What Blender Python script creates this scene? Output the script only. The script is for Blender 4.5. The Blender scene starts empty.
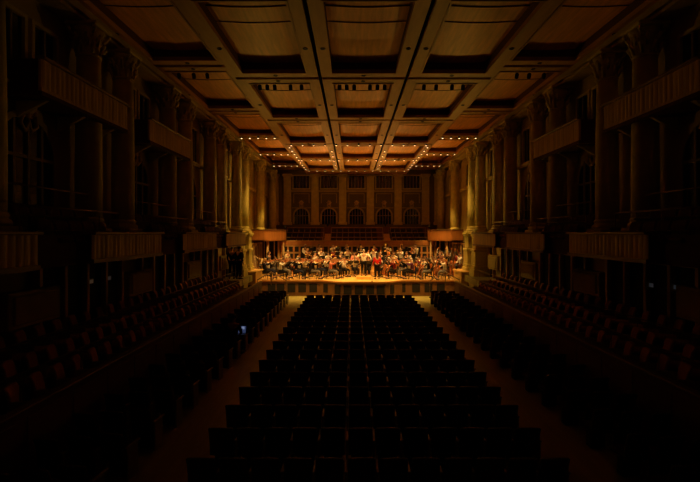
import bpy, math, random
from mathutils import Vector, Matrix
random.seed(7)
S = bpy.context.scene
COL = S.collection
PI = math.pi
R = math.radians
sin, cos = math.sin, math.cos

# ------------------------------------------------------------------ mesh builder
class MB:
    def __init__(s): s.v = []; s.f = []; s.m = []; s.sm = []
    def add(s, vs, fs, mi=0, smooth=False):
        b = len(s.v); s.v += [tuple(p) for p in vs]
        s.f += [tuple(b + i for i in f) for f in fs]
        s.m += [mi] * len(fs); s.sm += [smooth] * len(fs)
        return s
    def box(s, x0, y0, z0, x1, y1, z1, mi=0):
        if x0 > x1: x0, x1 = x1, x0
        if y0 > y1: y0, y1 = y1, y0
        if z0 > z1: z0, z1 = z1, z0
        v = [(x0,y0,z0),(x1,y0,z0),(x1,y1,z0),(x0,y1,z0),(x0,y0,z1),(x1,y0,z1),(x1,y1,z1),(x0,y1,z1)]
        return s.add(v, [(0,3,2,1),(4,5,6,7),(0,1,5,4),(1,2,6,5),(2,3,7,6),(3,0,4,7)], mi)
    def rbox(s, x0, y0, z0, x1, y1, z1, b=.02, mi=0):
        # box with chamfered edges in every direction (convex solid of 24 vertices)
        if x0 > x1: x0, x1 = x1, x0
        if y0 > y1: y0, y1 = y1, y0
        if z0 > z1: z0, z1 = z1, z0
        xs, ys, zs = (x0, x1), (y0, y1), (z0, z1)
        v = []; idx = {}
        for i in (0,1):
            for j in (0,1):
                for k in (0,1):
                    sx, sy, sz = (b if i == 0 else -b), (b if j == 0 else -b), (b if k == 0 else -b)
                    for a, p in enumerate(((xs[i], ys[j]+sy, zs[k]+sz), (xs[i]+sx, ys[j], zs[k]+sz), (xs[i]+sx, ys[j]+sy, zs[k]))):
                        idx[(i,j,k,a)] = len(v); v.append(p)
        f = []
        def q(*ks): f.append(tuple(idx[k] for k in ks))
        for i in (0,1): q((i,0,0,0),(i,1,0,0),(i,1,1,0),(i,0,1,0))
        for j in (0,1): q((0,j,0,1),(1,j,0,1),(1,j,1,1),(0,j,1,1))
        for k in (0,1): q((0,0,k,2),(1,0,k,2),(1,1,k,2),(0,1,k,2))
        for i in (0,1):
            for j in (0,1): q((i,j,0,0),(i,j,1,0),(i,j,1,1),(i,j,0,1))
            for k in (0,1): q((i,0,k,0),(i,1,k,0),(i,1,k,2),(i,0,k,2))
        for j in (0,1):
            for k in (0,1): q((0,j,k,1),(1,j,k,1),(1,j,k,2),(0,j,k,2))
        for i in (0,1):
            for j in (0,1):
                for k in (0,1): q((i,j,k,0),(i,j,k,1),(i,j,k,2))
        return s.add(v, f, mi)
    def lathe(s, prof, cx=0, cy=0, n=16, mi=0, flute=0):
        v = []; f = []
        for (r, z) in prof:
            for i in range(n):
                a = 2*PI*i/n
                rr = r * (1 - (flute if i % 2 else 0))
                v.append((cx + rr*cos(a), cy + rr*sin(a), z))
        m = len(prof)
        for j in range(m-1):
            for i in range(n):
                f.append((j*n+i, j*n+(i+1)%n, (j+1)*n+(i+1)%n, (j+1)*n+i))
        f.append(tuple(range(n-1, -1, -1))); f.append(tuple((m-1)*n+i for i in range(n)))
        return s.add(v, f, mi, True)
    def tube(s, pts, r, n=6, mi=0):
        pts = [Vector(p) for p in pts]
        rs = r if isinstance(r, (list, tuple)) else [r]*len(pts)
        v = []; f = []
        for k, p in enumerate(pts):
            d = (pts[min(k+1, len(pts)-1)] - pts[max(k-1, 0)])
            d = d.normalized() if d.length > 1e-9 else Vector((0,0,1))
            u = d.cross(Vector((0,0,1)) if abs(d.z) < .9 else Vector((1,0,0))).normalized(); w = d.cross(u)
            for i in range(n):
                a = 2*PI*i/n
                v.append(tuple(p + (u*cos(a) + w*sin(a))*rs[k]))
        m = len(pts)
        for j in range(m-1):
            for i in range(n): f.append((j*n+i, j*n+(i+1)%n, (j+1)*n+(i+1)%n, (j+1)*n+i))
        f.append(tuple(range(n-1,-1,-1))); f.append(tuple((m-1)*n+i for i in range(n)))
        return s.add(v, f, mi, True)
    def ball(s, c, r, n=10, m=7, mi=0, M=None):
        rx, ry, rz = r if isinstance(r, (tuple, list)) else (r, r, r)
        v = [(0,0,-rz)]; f = []
        for j in range(1, m):
            t = PI*j/m
            for i in range(n):
                a = 2*PI*i/n
                v.append((rx*sin(t)*cos(a), ry*sin(t)*sin(a), -rz*cos(t)))
        v.append((0,0,rz)); top = len(v)-1
        for i in range(n):
            f.append((0, 1+(i+1)%n, 1+i)); f.append((top, 1+(m-2)*n+i, 1+(m-2)*n+(i+1)%n))
        for j in range(m-2):
            for i in range(n):
                f.append((1+j*n+i, 1+j*n+(i+1)%n, 1+(j+1)*n+(i+1)%n, 1+(j+1)*n+i))
        v = [Vector(p) for p in v]
        if M: v = [M @ p for p in v]
        return s.add([tuple(p + Vector(c)) for p in v], f, mi, True)
    def prism(s, poly, z0, z1, mi=0):
        n = len(poly)
        v = [(x,y,z0) for x,y in poly] + [(x,y,z1) for x,y in poly]
        f = [tuple(range(n-1,-1,-1)), tuple(range(n, 2*n))] + [(i,(i+1)%n,n+(i+1)%n,n+i) for i in range(n)]
        return s.add(v, f, mi)
    def xf(s, M, start=0):
        for i in range(start, len(s.v)): s.v[i] = tuple(M @ Vector(s.v[i]))
        return s
    def mesh(s, name, mats):
        me = bpy.data.meshes.new(name)
        me.from_pydata(s.v, [], s.f)
        if not isinstance(mats, (list, tuple)): mats = [mats]
        for m in mats: me.materials.append(m)
        me.polygons.foreach_set('material_index', s.m)
        me.polygons.foreach_set('use_smooth', s.sm)
        me.update()
        import bmesh
        b = bmesh.new(); b.from_mesh(me); bmesh.ops.recalc_face_normals(b, faces=b.faces); b.to_mesh(me); b.free()
        return me
    def build(s, name, mats, parent=None):
        return link(name, s.mesh(name, mats), parent)

def link(name, me, parent=None, loc=None, rz=None):
    o = bpy.data.objects.new(name, me); COL.objects.link(o)
    if parent: o.parent = parent
    if loc: o.location = loc
    if rz is not None: o.rotation_euler = (0,0,rz)
    return o
def empty(name, loc=(0,0,0), rz=0):
    o = link(name, None, None, loc, rz); o.empty_display_size = .1; return o
def tag(o, label=None, cat=None, group=None, kind=None):
    if label: o['label'] = label
    if cat: o['category'] = cat
    if group: o['group'] = group
    if kind: o['kind'] = kind
    return o
KIDS = {}
def copy_tree(o, loc, rz=0.0, mats=None):
    c = o.copy(); COL.objects.link(c); c.parent = None
    c.location = loc; c.rotation_euler = (0,0,rz)
    for ch in KIDS_OF(o):
        d = ch.copy(); COL.objects.link(d); d.parent = c
        for g in KIDS_OF(ch):
            e = g.copy(); COL.objects.link(e); e.parent = d
    return c
def KIDS_OF(o):
    if o.name not in KIDS: KIDS[o.name] = list(o.children)
    return KIDS[o.name]
used_proto = set()
def place(proto, loc, rz=0.0):
    """the first call moves the prototype itself, the others copy it"""
    kids = KIDS_OF(proto)
    for k in kids: KIDS_OF(k)
    if proto.name in used_proto: return copy_tree(proto, loc, rz)
    used_proto.add(proto.name); proto.location = loc; proto.rotation_euler = (0,0,rz); return proto

ONES = ['', 'first','second','third','fourth','fifth','sixth','seventh','eighth','ninth','tenth','eleventh','twelfth','thirteenth','fourteenth','fifteenth','sixteenth','seventeenth','eighteenth','nineteenth']
TENS = {20:'twentieth',30:'thirtieth',40:'fortieth'}; TW = {20:'twenty',30:'thirty',40:'forty'}
def o_(n):
    if n < 20: return ONES[n]
    t = n//10*10
    return TENS[t] if n == t else TW[t] + '-' + ONES[n-t]

# ------------------------------------------------------------------ materials
def mat(name, col, rough=.6, metal=0, spec=.5, noise=None, emit=None, wood=None, bump=0, trans=0):
    m = bpy.data.materials.new(name); m.use_nodes = True
    nt = m.node_tree; b = nt.nodes['Principled BSDF']
    b.inputs['Base Color'].default_value = (*col, 1)
    b.inputs['Roughness'].default_value = rough; b.inputs['Metallic'].default_value = metal
    b.inputs['Specular IOR Level'].default_value = spec
    if emit:
        b.inputs['Emission Color'].default_value = (*emit[0], 1); b.inputs['Emission Strength'].default_value = emit[1]
    if noise or wood:
        tc = nt.nodes.new('ShaderNodeTexCoord'); mp = nt.nodes.new('ShaderNodeMapping')
        nt.links.new(tc.outputs['Object'], mp.inputs['Vector'])
        n = nt.nodes.new('ShaderNodeTexNoise'); n.inputs['Detail'].default_value = 4
        nt.links.new(mp.outputs['Vector'], n.inputs['Vector'])
        if wood:
            mp.inputs['Scale'].default_value = wood[0]; amt = wood[1]; n.inputs['Scale'].default_value = 1.0; n.inputs['Roughness'].default_value = .65
        else:
            n.inputs['Scale'].default_value = noise[0]; amt = noise[1]
        r = nt.nodes.new('ShaderNodeValToRGB')
        r.color_ramp.elements[0].position = .3; r.color_ramp.elements[1].position = .7
        r.color_ramp.elements[0].color = (*[c*(1-amt) for c in col], 1)
        r.color_ramp.elements[1].color = (*[min(1, c*(1+amt)) for c in col], 1)
        nt.links.new(n.outputs['Fac'], r.inputs['Fac']); nt.links.new(r.outputs['Color'], b.inputs['Base Color'])
        if bump:
            bp = nt.nodes.new('ShaderNodeBump'); bp.inputs['Strength'].default_value = bump; bp.inputs['Distance'].default_value = .02
            nt.links.new(n.outputs['Fac'], bp.inputs['Height']); nt.links.new(bp.outputs['Normal'], b.inputs['Normal'])
    return m
M = {}
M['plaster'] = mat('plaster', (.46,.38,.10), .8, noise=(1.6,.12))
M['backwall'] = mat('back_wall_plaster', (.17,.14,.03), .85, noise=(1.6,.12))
M['stone'] = mat('limestone', (.60,.52,.13), .6, noise=(3,.15))
M['stonedk'] = mat('weathered_stone', (.34,.25,.12), .75, noise=(3,.2))
M['ceil'] = mat('ceiling_wood', (.78,.38,.055), .5, wood=((6,.5,6),.22))
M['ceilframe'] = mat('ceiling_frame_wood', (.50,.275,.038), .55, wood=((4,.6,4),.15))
M['ceilside'] = mat('coffer_side', (.10,.035,.012), .7)  # shade of the coffer walls put into a dark brown; seams share it
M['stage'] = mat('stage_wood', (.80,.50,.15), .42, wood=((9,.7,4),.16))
M['floor'] = mat('hall_floor_wood', (.38,.35,.11), .38, wood=((7,.6,4),.2))
M['panelwood'] = mat('panel_wood', (.46,.19,.045), .5, wood=((3,3,.6),.2))
M['parapet'] = mat('parapet_wood', (.16,.07,.025), .6, wood=((3,.6,3),.2))
M['balcwood'] = mat('balcony_wood', (.56,.36,.11), .55, wood=((9,9,.7),.3))
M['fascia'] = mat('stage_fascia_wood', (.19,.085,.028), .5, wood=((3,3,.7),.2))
M['darkred'] = mat('dark_red_fabric', (.075,.012,.010), .9, noise=(20,.3))
M['black'] = mat('black_void', (.008,.006,.006), .8)
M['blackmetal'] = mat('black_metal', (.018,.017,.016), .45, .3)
M['rail'] = mat('brass_rail', (.20,.12,.06), .5, .3)
M['glass'] = mat('dark_glass', (.012,.012,.016), .12)
M['mullion'] = mat('window_mullion', (.20,.15,.07), .6)
M['post'] = mat('door_post_wood', (.50,.34,.14), .5, wood=((5,5,.7),.15))
M['seatback'] = mat('seat_back_wood', (.035,.012,.008), .45, wood=((8,8,2),.2))
M['seatfab'] = mat('seat_fabric', (.045,.010,.008), .9, noise=(30,.2))
M['armwood'] = mat('armrest_varnished_wood', (.30,.26,.20), .3)
M['terrfab'] = mat('terrace_seat_fabric', (.46,.20,.06), .85, noise=(25,.2))
M['choirfab'] = mat('choir_seat_fabric', (.05,.03,.015), .85)
M['gold'] = mat('gilded_ornament', (.55,.40,.2), .5, noise=(8,.2))
M['lamp'] = mat('lamp_glow', (1,.8,.5), .4, emit=((1,.62,.28), 5))
M['lampsoft'] = mat('door_lamp_glow', (.7,.75,.8), .4, emit=((.75,.85,1), .012))
M['screen'] = mat('laptop_screen', (.1,.1,.2), .3, emit=((.22,.32,.75), .10))
M['screenw'] = mat('laptop_page', (.3,.3,.4), .3, emit=((.45,.55,.9), .3))
M['eye'] = mat('eye', (.03,.02,.02), .3)
M['lip'] = mat('lip', (.35,.09,.07), .5)
M['varnish'] = mat('violin_varnish', (.38,.12,.03), .25, noise=(12,.2))
M['ebony'] = mat('ebony', (.015,.012,.01), .35)
M['brass'] = mat('brass', (.85,.55,.18), .22, .95)
M['silver'] = mat('silver', (.8,.78,.72), .25, .95)
M['copper'] = mat('copper_kettle', (.6,.24,.1), .3, .9)
M['drumskin'] = mat('drum_skin', (.75,.7,.6), .6)
M['paper'] = mat('sheet_paper', (.85,.80,.66), .8)
M['shoe'] = mat('shoe_leather', (.012,.010,.010), .35)
CL = {}
for nm, c in dict(black=(.012,.011,.012), navy=(.02,.025,.06), white=(.85,.82,.75), cream=(.72,.62,.42), red=(.62,.02,.015), maroon=(.16,.015,.02),
                  brown=(.16,.07,.03), grey=(.16,.15,.14), pink=(.62,.22,.16), blue=(.06,.10,.22), olive=(.12,.12,.04), orange=(.6,.2,.04), purple=(.10,.03,.10)).items():
    CL[nm] = mat('cloth_' + nm, c, .9, spec=.12, noise=(14,.12))
SKIN = [mat('skin_light', (.62,.36,.24), .55), mat('skin_tan', (.45,.24,.14), .55), mat('skin_brown', (.22,.10,.055), .55)]
HAIR = [('dark-haired', mat('hair_black', (.012,.009,.008), .5)), ('brown-haired', mat('hair_brown', (.06,.03,.015), .5)), ('grey-haired', mat('hair_grey', (.42,.38,.33), .6)), ('fair-haired', mat('hair_fair', (.38,.22,.08), .5))]

# ------------------------------------------------------------------ the hall
CAMX, CAMZ = -.43, 4.7
WX = 8.6                       # wall planes at +-WX
MB().box(-WX,-3,-.3,WX,46.6,0).build('floor', M['floor'])['kind'] = 'structure'
w = MB().box(-WX-.3,-3,-.3,-WX,46.6,12.2).build('wall_left', M['plaster']); w['kind'] = 'structure'
w = MB().box(WX,-3,-.3,WX+.3,46.6,12.2).build('wall_right', M['plaster']); w['kind'] = 'structure'
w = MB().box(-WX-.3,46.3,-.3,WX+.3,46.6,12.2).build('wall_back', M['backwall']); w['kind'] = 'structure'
w = MB().box(-WX-.3,-3.3,-.3,WX+.3,-3,12.2).build('wall_rear', M['plaster']); w['kind'] = 'structure'
MB().box(-WX-.3,-3.3,12.2,WX+.3,46.9,12.4).build('ceiling_slab', M['black'])['kind'] = 'structure'

# coffered ceiling panels
rows = [4.6, 11.07, 17.55, 24.05, 30.55, 36.95, 43.3]
cols = [-8.25,-4.95,-1.65,1.65,4.95,8.25]
def panel_meshes(Wd, L):
    g = .068; x0, x1, y0, y1 = -Wd/2+g, Wd/2-g, -L/2+g*1.9, L/2-g*1.9
    bx, by0, by1 = .48, .62, .62
    hx0, hx1, hy0, hy1 = -Wd/2+bx, Wd/2-bx, -L/2+by0, L/2-by1
    fr = MB()
    t = .12
    for a in ((x0,y0,x1,hy0),(x0,hy1,x1,y1),(x0,hy0,hx0,hy1),(hx1,hy0,x1,hy1)): fr.box(a[0],a[1],0,a[2],a[3],t)
    lip = MB()   # raised inner moulding round the opening
    for a in ((hx0-.05,hy0-.05,hx1+.05,hy0),(hx0-.05,hy1,hx1+.05,hy1+.05),(hx0-.05,hy0,hx0,hy1),(hx1,hy0,hx1+.05,hy1)): lip.box(a[0],a[1],-.03,a[2],a[3],.0)
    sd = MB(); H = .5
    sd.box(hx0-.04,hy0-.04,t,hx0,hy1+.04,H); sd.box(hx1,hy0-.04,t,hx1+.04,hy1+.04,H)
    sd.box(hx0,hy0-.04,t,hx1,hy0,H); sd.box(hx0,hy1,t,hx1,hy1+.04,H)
    tp = MB(); n = 16; v = []; f = []
    for j in range(n+1):
        for i in range(13):
            x = hx0-.02+(hx1-hx0+.04)*i/12; y = hy0-.02+(hy1-hy0+.04)*j/n
            u = 2*i/12-1; w_ = 2*j/n-1
            v.append((x, y, .40 - .05*cos(u*PI/2) - .015*cos(w_*PI/2)))
    for j in range(n):
        for i in range(12): a = j*13+i; f.append((a,a+1,a+14,a+13))
    tp.add(v, f, 0, True)
    nb = len(v)
    tp.add([(x,y,z+.04) for x,y,z in v], [tuple(reversed(q)) for q in f], 0, True)
    se = MB()
    for yy in (hy0+(hy1-hy0)*.19, hy0+(hy1-hy0)*.37):
        pts = [(hx0+(hx1-hx0)*i/12, yy, .40-.05*cos((2*i/12-1)*PI/2)-.018) for i in range(13)]
        se.tube(pts, .018, 4)
    return fr, lip, sd, tp, se
fr, lip, sd, tp, se = panel_meshes(3.3, 6.45)
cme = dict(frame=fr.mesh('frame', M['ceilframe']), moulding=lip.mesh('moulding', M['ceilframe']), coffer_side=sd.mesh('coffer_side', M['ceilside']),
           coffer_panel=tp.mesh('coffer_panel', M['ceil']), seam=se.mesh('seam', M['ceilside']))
dl = MB().lathe([(.045,-.0),(.045,-.02),(.085,-.02),(.085,0)], n=14); dlme = dl.mesh('downlight', M['blackmetal'])
rown = ['rearmost','second from rear','third from rear','fourth from rear','fifth from rear','above the stage']
coln = ['against left wall','left of centre','centre','right of centre','against right wall']
for r in range(6):
    for c in range(5):
        cy = (rows[r]+rows[r+1])/2; cx = (cols[c]+cols[c+1])/2
        e = empty('ceiling_panel', (cx, cy, 11.07 if c in (0,4) else 10.6)); e['kind'] = 'structure'
        sc = (rows[r+1]-rows[r])/6.45
        for k, me in cme.items():
            o = link(k, me, e); o.scale = (1, sc, 1)
        for (dx, dy) in ((-1.37,.4),(1.37,.4),(.0,2.93),(.0,-2.93)):
            o = link('downlight', dlme, e, (dx, dy, 0))
# closing edge strips between the panels of different height, and ends
m = MB()
for s in (-1,1):
    m.box(s*4.95-.04, 4.6, 10.66, s*4.95+.04, 43.3, 11.2)
m.build('ceiling_step_trim', M['ceilframe'])['kind'] = 'structure'
m = MB().box(-4.99,43.4,10.62,4.99,46.3,10.75); m.box(-8.6,43.4,11.09,-4.99,46.3,11.2); m.box(4.99,43.4,11.09,8.6,46.3,11.2); m.build('ceiling_end', M['ceil'])['kind'] = 'structure'
m = MB().box(-8.6,-3,10.62,8.6,4.5,10.75); m.build('ceiling_rear', M['ceilframe'])['kind'] = 'structure'
for s in (-1,1):
    m = MB(); m.box(s*7.95,-3,10.85,s*8.6,46.3,11.06)
    m.box(s*8.0,-3,10.70,s*8.6,46.3,10.8)
    m.build('cornice_left' if s < 0 else 'cornice_right', M['plaster'])['kind'] = 'structure'

# ---- giant columns
def column_parts():
    ped = MB()
    for (w_, a, b) in ((.62,0,2.3),(.56,2.3,2.55),(.5,2.55,3.45),(.56,3.45,3.62),(.46,3.62,4.45),(.54,4.45,4.58),(.60,4.58,4.72),(.5,4.72,4.85)):
        ped.rbox(-w_,-w_,a,w_,w_,b,.03)
    base = MB().lathe([(.44,4.85),(.46,4.9),(.44,4.97),(.38,5.0),(.38,5.04),(.41,5.08),(.37,5.13),(.36,5.15)], n=24)
    sh = MB().lathe([(.355,5.15),(.36,6.5),(.345,8),(.315,9.8)], n=40, flute=.06)
    cap = MB().lathe([(.33,9.78),(.35,9.8),(.33,9.83),(.30,9.86),(.31,10.1),(.36,10.4),(.44,10.58)], n=24)
    for tier, (z, rr, h) in enumerate(((9.86,.32,.30),(10.1,.33,.30))):
        for i in range(8):
            a = 2*PI*(i+.5*tier)/8
            p = [(rr*cos(a), rr*sin(a), z),((rr+.06)*cos(a),(rr+.06)*sin(a),z+h*.6),((rr+.15)*cos(a),(rr+.15)*sin(a),z+h*.95),((rr+.17)*cos(a),(rr+.17)*sin(a),z+h*.8)]
            cap.tube(p, [.05,.06,.05,.015], 5)
    for i in range(4):
        a = PI/4+PI/2*i
        pts = [((.36+.16*t+.05*cos(t*7))*cos(a), (.36+.16*t+.05*cos(t*7))*sin(a), 10.35+.18*t+.03*sin(t*7)) for t in [k/8 for k in range(9)]]
        cap.tube(pts, [.03]*8+[.05], 5)
        cap.ball((.52*cos(a), .52*sin(a), 10.53), .07, 8, 6)
    cap.rbox(-.46,-.46,10.6,.46,.46,10.72,.03)
    up = MB()
    for (w_, a, b) in ((.46,4.1,4.45),(.50,4.45,4.58),(.5,4.58,4.72),(.46,4.72,4.85)): up.rbox(-w_,-w_,a,w_,w_,b,.03)
    global UPPED
    UPPED = up.mesh('pedestal', M['stone'])
    return ped.mesh('pedestal', M['stone']), base.mesh('column_base', M['stone']), sh.mesh('shaft', M['stone']), cap.mesh('capital', M['stone'])
CP = column_parts()
pairc = [8.65,14.4,20.1,25.8,31.55]
colys = []
for c in pairc: colys += [c-1.0, c+1.0]
colys += [38.3, 44.2]
for s in (-1,1):
    for y in colys:
        e = empty('giant_column', (s*8.1, y, 0)); e['kind'] = 'structure'
        for n, me in zip(('pedestal','column_base','shaft','capital'), CP): link(n, UPPED if (n == 'pedestal' and (y < 29 or y > 35)) else me, e)

# ---- windows with arches, upper windows, ornaments on side walls
wn = [0]
def window(pts_outline, frame_w, bars, name, wallmat, face):
    pass
def arch_poly(hw, z0, zs, n=14):
    p = [(-hw,z0)] + [(hw,z0)]
    for i in range(n+1):
        a = PI*i/n
        p.append((hw*cos(a), zs+hw*sin(a)))
    return p
def place_yz(mb, s, x, y, start=0):
    # local (u, depth, z): u along wall; depth towards the hall
    for i in range(start, len(mb.v)):
        u, d, z = mb.v[i]
        mb.v[i] = (s*(x-d), y+u*(1), z)
def extr(mb, poly, d0, d1):
    n = len(poly)
    v = [(u,d0,z) for u,z in poly]+[(u,d1,z) for u,z in poly]
    f = [tuple(range(n)), tuple(range(2*n-1,n-1,-1))]+[(i,(i+1)%n,n+(i+1)%n,n+i) for i in range(n)]
    mb.add(v, f)
def arch_window(s, x, y, hw, z0, zs, name, back=False, bars=3):
    wn[0] += 1
    def fin(mb):
        if back:
            mb.v = [(y+u, x-d, z) for u,d,z in mb.v]
        else: place_yz(mb, s, x, y)
    g = MB(); extr(g, arch_poly(hw, z0, zs), .0, .03); fin(g)
    o = g.build('window_%d' % wn[0], M['glass']); o['kind'] = 'structure'
    fr = MB(); n = 16; ou = [(cos(PI*i/n), sin(PI*i/n)) for i in range(n+1)]
    for i in range(n):
        q = [(hw*ou[i][0], zs+hw*ou[i][1]), (hw*ou[i+1][0], zs+hw*ou[i+1][1]), ((hw+.16)*ou[i+1][0], zs+(hw+.16)*ou[i+1][1]), ((hw+.16)*ou[i][0], zs+(hw+.16)*ou[i][1])]
        extr(fr, q, 0, .07)
    for sg in (-1,1):
        extr(fr, [(sg*hw,z0),(sg*(hw+.16),z0),(sg*(hw+.16),zs),(sg*hw,zs)], 0, .07)
    fin(fr); fr.build('window_frame', M['plaster'], o)
    b = MB()
    for i in range(1, bars+1):
        u = -hw+2*hw*i/(bars+1); zt = zs+math.sqrt(max(0,hw*hw-u*u))
        extr(b, [(u-.04,z0),(u+.04,z0),(u+.04,zt),(u-.04,zt)], .03, .09)
    extr(b, [(-hw,zs-.04),(hw,zs-.04),(hw,zs+.04),(-hw,zs+.04)], .03, .08)
    fin(b); b.build('mullion', M['mullion'], o)
    return o
def rect_window(s, x, y, hw, z0, z1, back=False, bars=1):
    wn[0] += 1
    def fin(mb):
        if back: mb.v = [(y+u, x-d, z) for u,d,z in mb.v]
        else: place_yz(mb, s, x, y)
    g = MB(); extr(g, [(-hw,z0),(hw,z0),(hw,z1),(-hw,z1)], 0, .03); fin(g)
    o = g.build('window_%d' % wn[0], M['glass']); o['kind'] = 'structure'
    b = MB()
    for i in range(1, bars+1):
        u = -hw+2*hw*i/(bars+1); extr(b, [(u-.035,z0),(u+.035,z0),(u+.035,z1),(u-.035,z1)], .03, .09)
    fin(b); b.build('mullion', M['mullion'], o)
    f = MB()
    extr(f, [(-hw-.12,z0-.12),(hw+.12,z0-.12),(hw+.12,z0),(-hw-.12,z0)], 0, .13)
    extr(f, [(-hw-.1,z1),(hw+.1,z1),(hw+.1,z1+.1),(-hw-.1,z1+.1)], 0, .12)
    for sg in (-1,1): extr(f, [(sg*hw,z0),(sg*(hw+.1),z0),(sg*(hw+.1),z1),(sg*hw,z1)], 0, .12)
    fin(f); f.build('window_frame', M['stone'], o)
baymid = [5.8,11.5,17.25,22.95,28.7,34.9,41.2]
orn = MB()
orn.lathe([(.0,0),(.30,0),(.34,.05),(.30,.1),(.18,.12),(.12,.16),(0,.18)], n=16)
for i in range(8):
    a = PI*i/4; orn.ball((.36*cos(a), .36*sin(a), .05), (.09,.09,.06), 6, 5)
orn.tube([(-.2,-.35,.06),(-.3,-.6,.06),(-.1,-.75,.05),(0,-.5,.07),(.1,-.75,.05),(.3,-.6,.06),(.2,-.35,.06)], .06, 5)
for s in (-1,1):
    for i, y in enumerate(baymid):
        arch_window(s, WX, y, 1.0, 5.2, 6.6, '')
        rect_window(s, WX, y-.6, .42, 8.35, 10.0); rect_window(s, WX, y+.6, .42, 8.35, 10.0)
        me_o = orn.mesh('wall_ornament', M['gold']) if (s == -1 and i == 0) else me_o
        o = link('wall_ornament', me_o, None, (s*(WX-.02), y, 8.0)); o['kind'] = 'structure'
        o.rotation_euler = (PI/2, 0, -s*PI/2)
    m = MB(); m.box(s*8.42,-3,8.12,s*8.6,46.3,8.2); m.box(s*8.36,-3,8.2,s*8.6,46.3,8.26)
    m.build('trim_1' if s < 0 else 'trim_2', M['stone'])['kind'] = 'structure'

# ---- back wall: pilasters, windows, cornice
for i, x in enumerate([-8.2]+[-6.93+2.772*k for k in range(6)]+[8.2]):
    p = MB(); p.rbox(x-.36,46.0,5.5,x+.36,46.3,10.35,.02); p.rbox(x-.44,45.95,5.5,x+.44,46.3,5.8,.02)
    p.rbox(x-.42,45.94,10.3,x+.42,46.3,10.42,.02); p.rbox(x-.47,45.9,10.42,x+.47,46.3,10.62,.02)
    p.build('wall_pilaster', M['stone'])['kind'] = 'structure'
for k in range(5):
    x = -5.54+2.772*k
    rect_window(1, 46.3, x, .80, 9.2, 10.45, True, 4)
    arch_window(1, 46.3, x, .70, 5.6, 6.45, '', True, 4)
    o = link('wall_ornament', me_o, None, (x, 46.28, 7.75)); o['kind'] = 'structure'; o.rotation_euler = (PI/2,0,0); o.scale = (.6,.6,.6)
m = MB()
for k in range(5):
    x = -5.54+2.772*k
    m.box(x-1.02,46.12,8.82,x+1.02,46.3,9.0); m.box(x-.95,46.2,7.2,x+.95,46.3,7.26)
    m.box(x-.8,46.22,8.62,x+.8,46.3,8.68); m.box(x-.8,46.22,7.7,x-.74,46.3,8.68); m.box(x+.74,46.22,7.7,x+.8,46.3,8.68)
m.build('trim_3', M['plaster'])['kind'] = 'structure'

# ------------------------------------------------------------------ upper boxes
def pleats(mb, xf, y0, y1, z0, z1, n, amp, th=.06):
    """a wavy upright board running along y; xf is its plane, sign in caller"""
    k = n*6; v = []; f = []
    for i in range(k+1):
        y = y0+(y1-y0)*i/k
        d = amp*abs(sin(PI*i/6))+.5*amp*sin(i*.37)
        for z, e in ((z0,0),(z1,0)): v.append((xf+d, y, z))
        for z in (z0,z1): v.append((xf-th, y, z))
    for i in range(k):
        a = i*4; b = a+4
        f += [(a,b,b+1,a+1),(a+2,a+3,b+3,b+2),(a+1,b+1,b+3,a+3),(a,a+2,b+2,b)]
    f += [(0,1,3,2),(k*4,k*4+2,k*4+3,k*4+1)]
    mb.add(v, f, 0, False)
def mirror(mb, s):
    if s > 0: mb.v = [(-x,y,z) for x,y,z in mb.v]
    return mb
side = {-1:'left', 1:'right'}
bn = ['rearmost','second from the rear','third from the rear','nearest the stage']
for s in (-1,1):
    for i, c in enumerate(pairc[:3]):
        y0, y1 = c-3.75, c+.35
        b = empty('upper_box', (0,0,0))
        tag(b, 'wooden upper box jutting from %s wall, %s' % (side[s], ['rearmost of its wall','between the other two','nearest the stage'][i]), 'theatre box', 'upper boxes between the columns')
        m = MB(); pleats(m, -7.64, y0, y1, 8.05, 8.74, 22, .014)
        m.box(-7.7,y0,8.0,-7.62,y1,8.08); mirror(m, s).build('front_panel', M['balcwood'], b)
        m = MB(); m.rbox(-7.74,y0-.02,8.74,-7.54,y1+.02,8.81,.015); mirror(m, s).build('rail', M['rail'], b)
        m = MB(); m.box(-8.6,y0,7.9,-7.62,y1,8.0); mirror(m, s).build('box_floor', M['darkred'], b)
        for yy in (y0,y1-.06):
            m = MB(); m.box(-8.6,yy,8.0,-7.7,yy+.06,8.74); mirror(m, s).build('side_panel', M['darkred'], b)
        for k in range(3):
            m = MB(); yy = y0+.5+k*(y1-y0-1)/2
            m.add([(-8.55,yy-.05,7.5),(-8.55,yy+.05,7.5),(-7.8,yy-.05,7.9),(-7.8,yy+.05,7.9),(-8.55,yy-.05,7.9),(-8.55,yy+.05,7.9)], [(0,1,3,2),(0,2,4),(1,5,3),(0,4,5,1),(2,3,5,4)])
            mirror(m, s).build('bracket', M['stone'], b)

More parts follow.
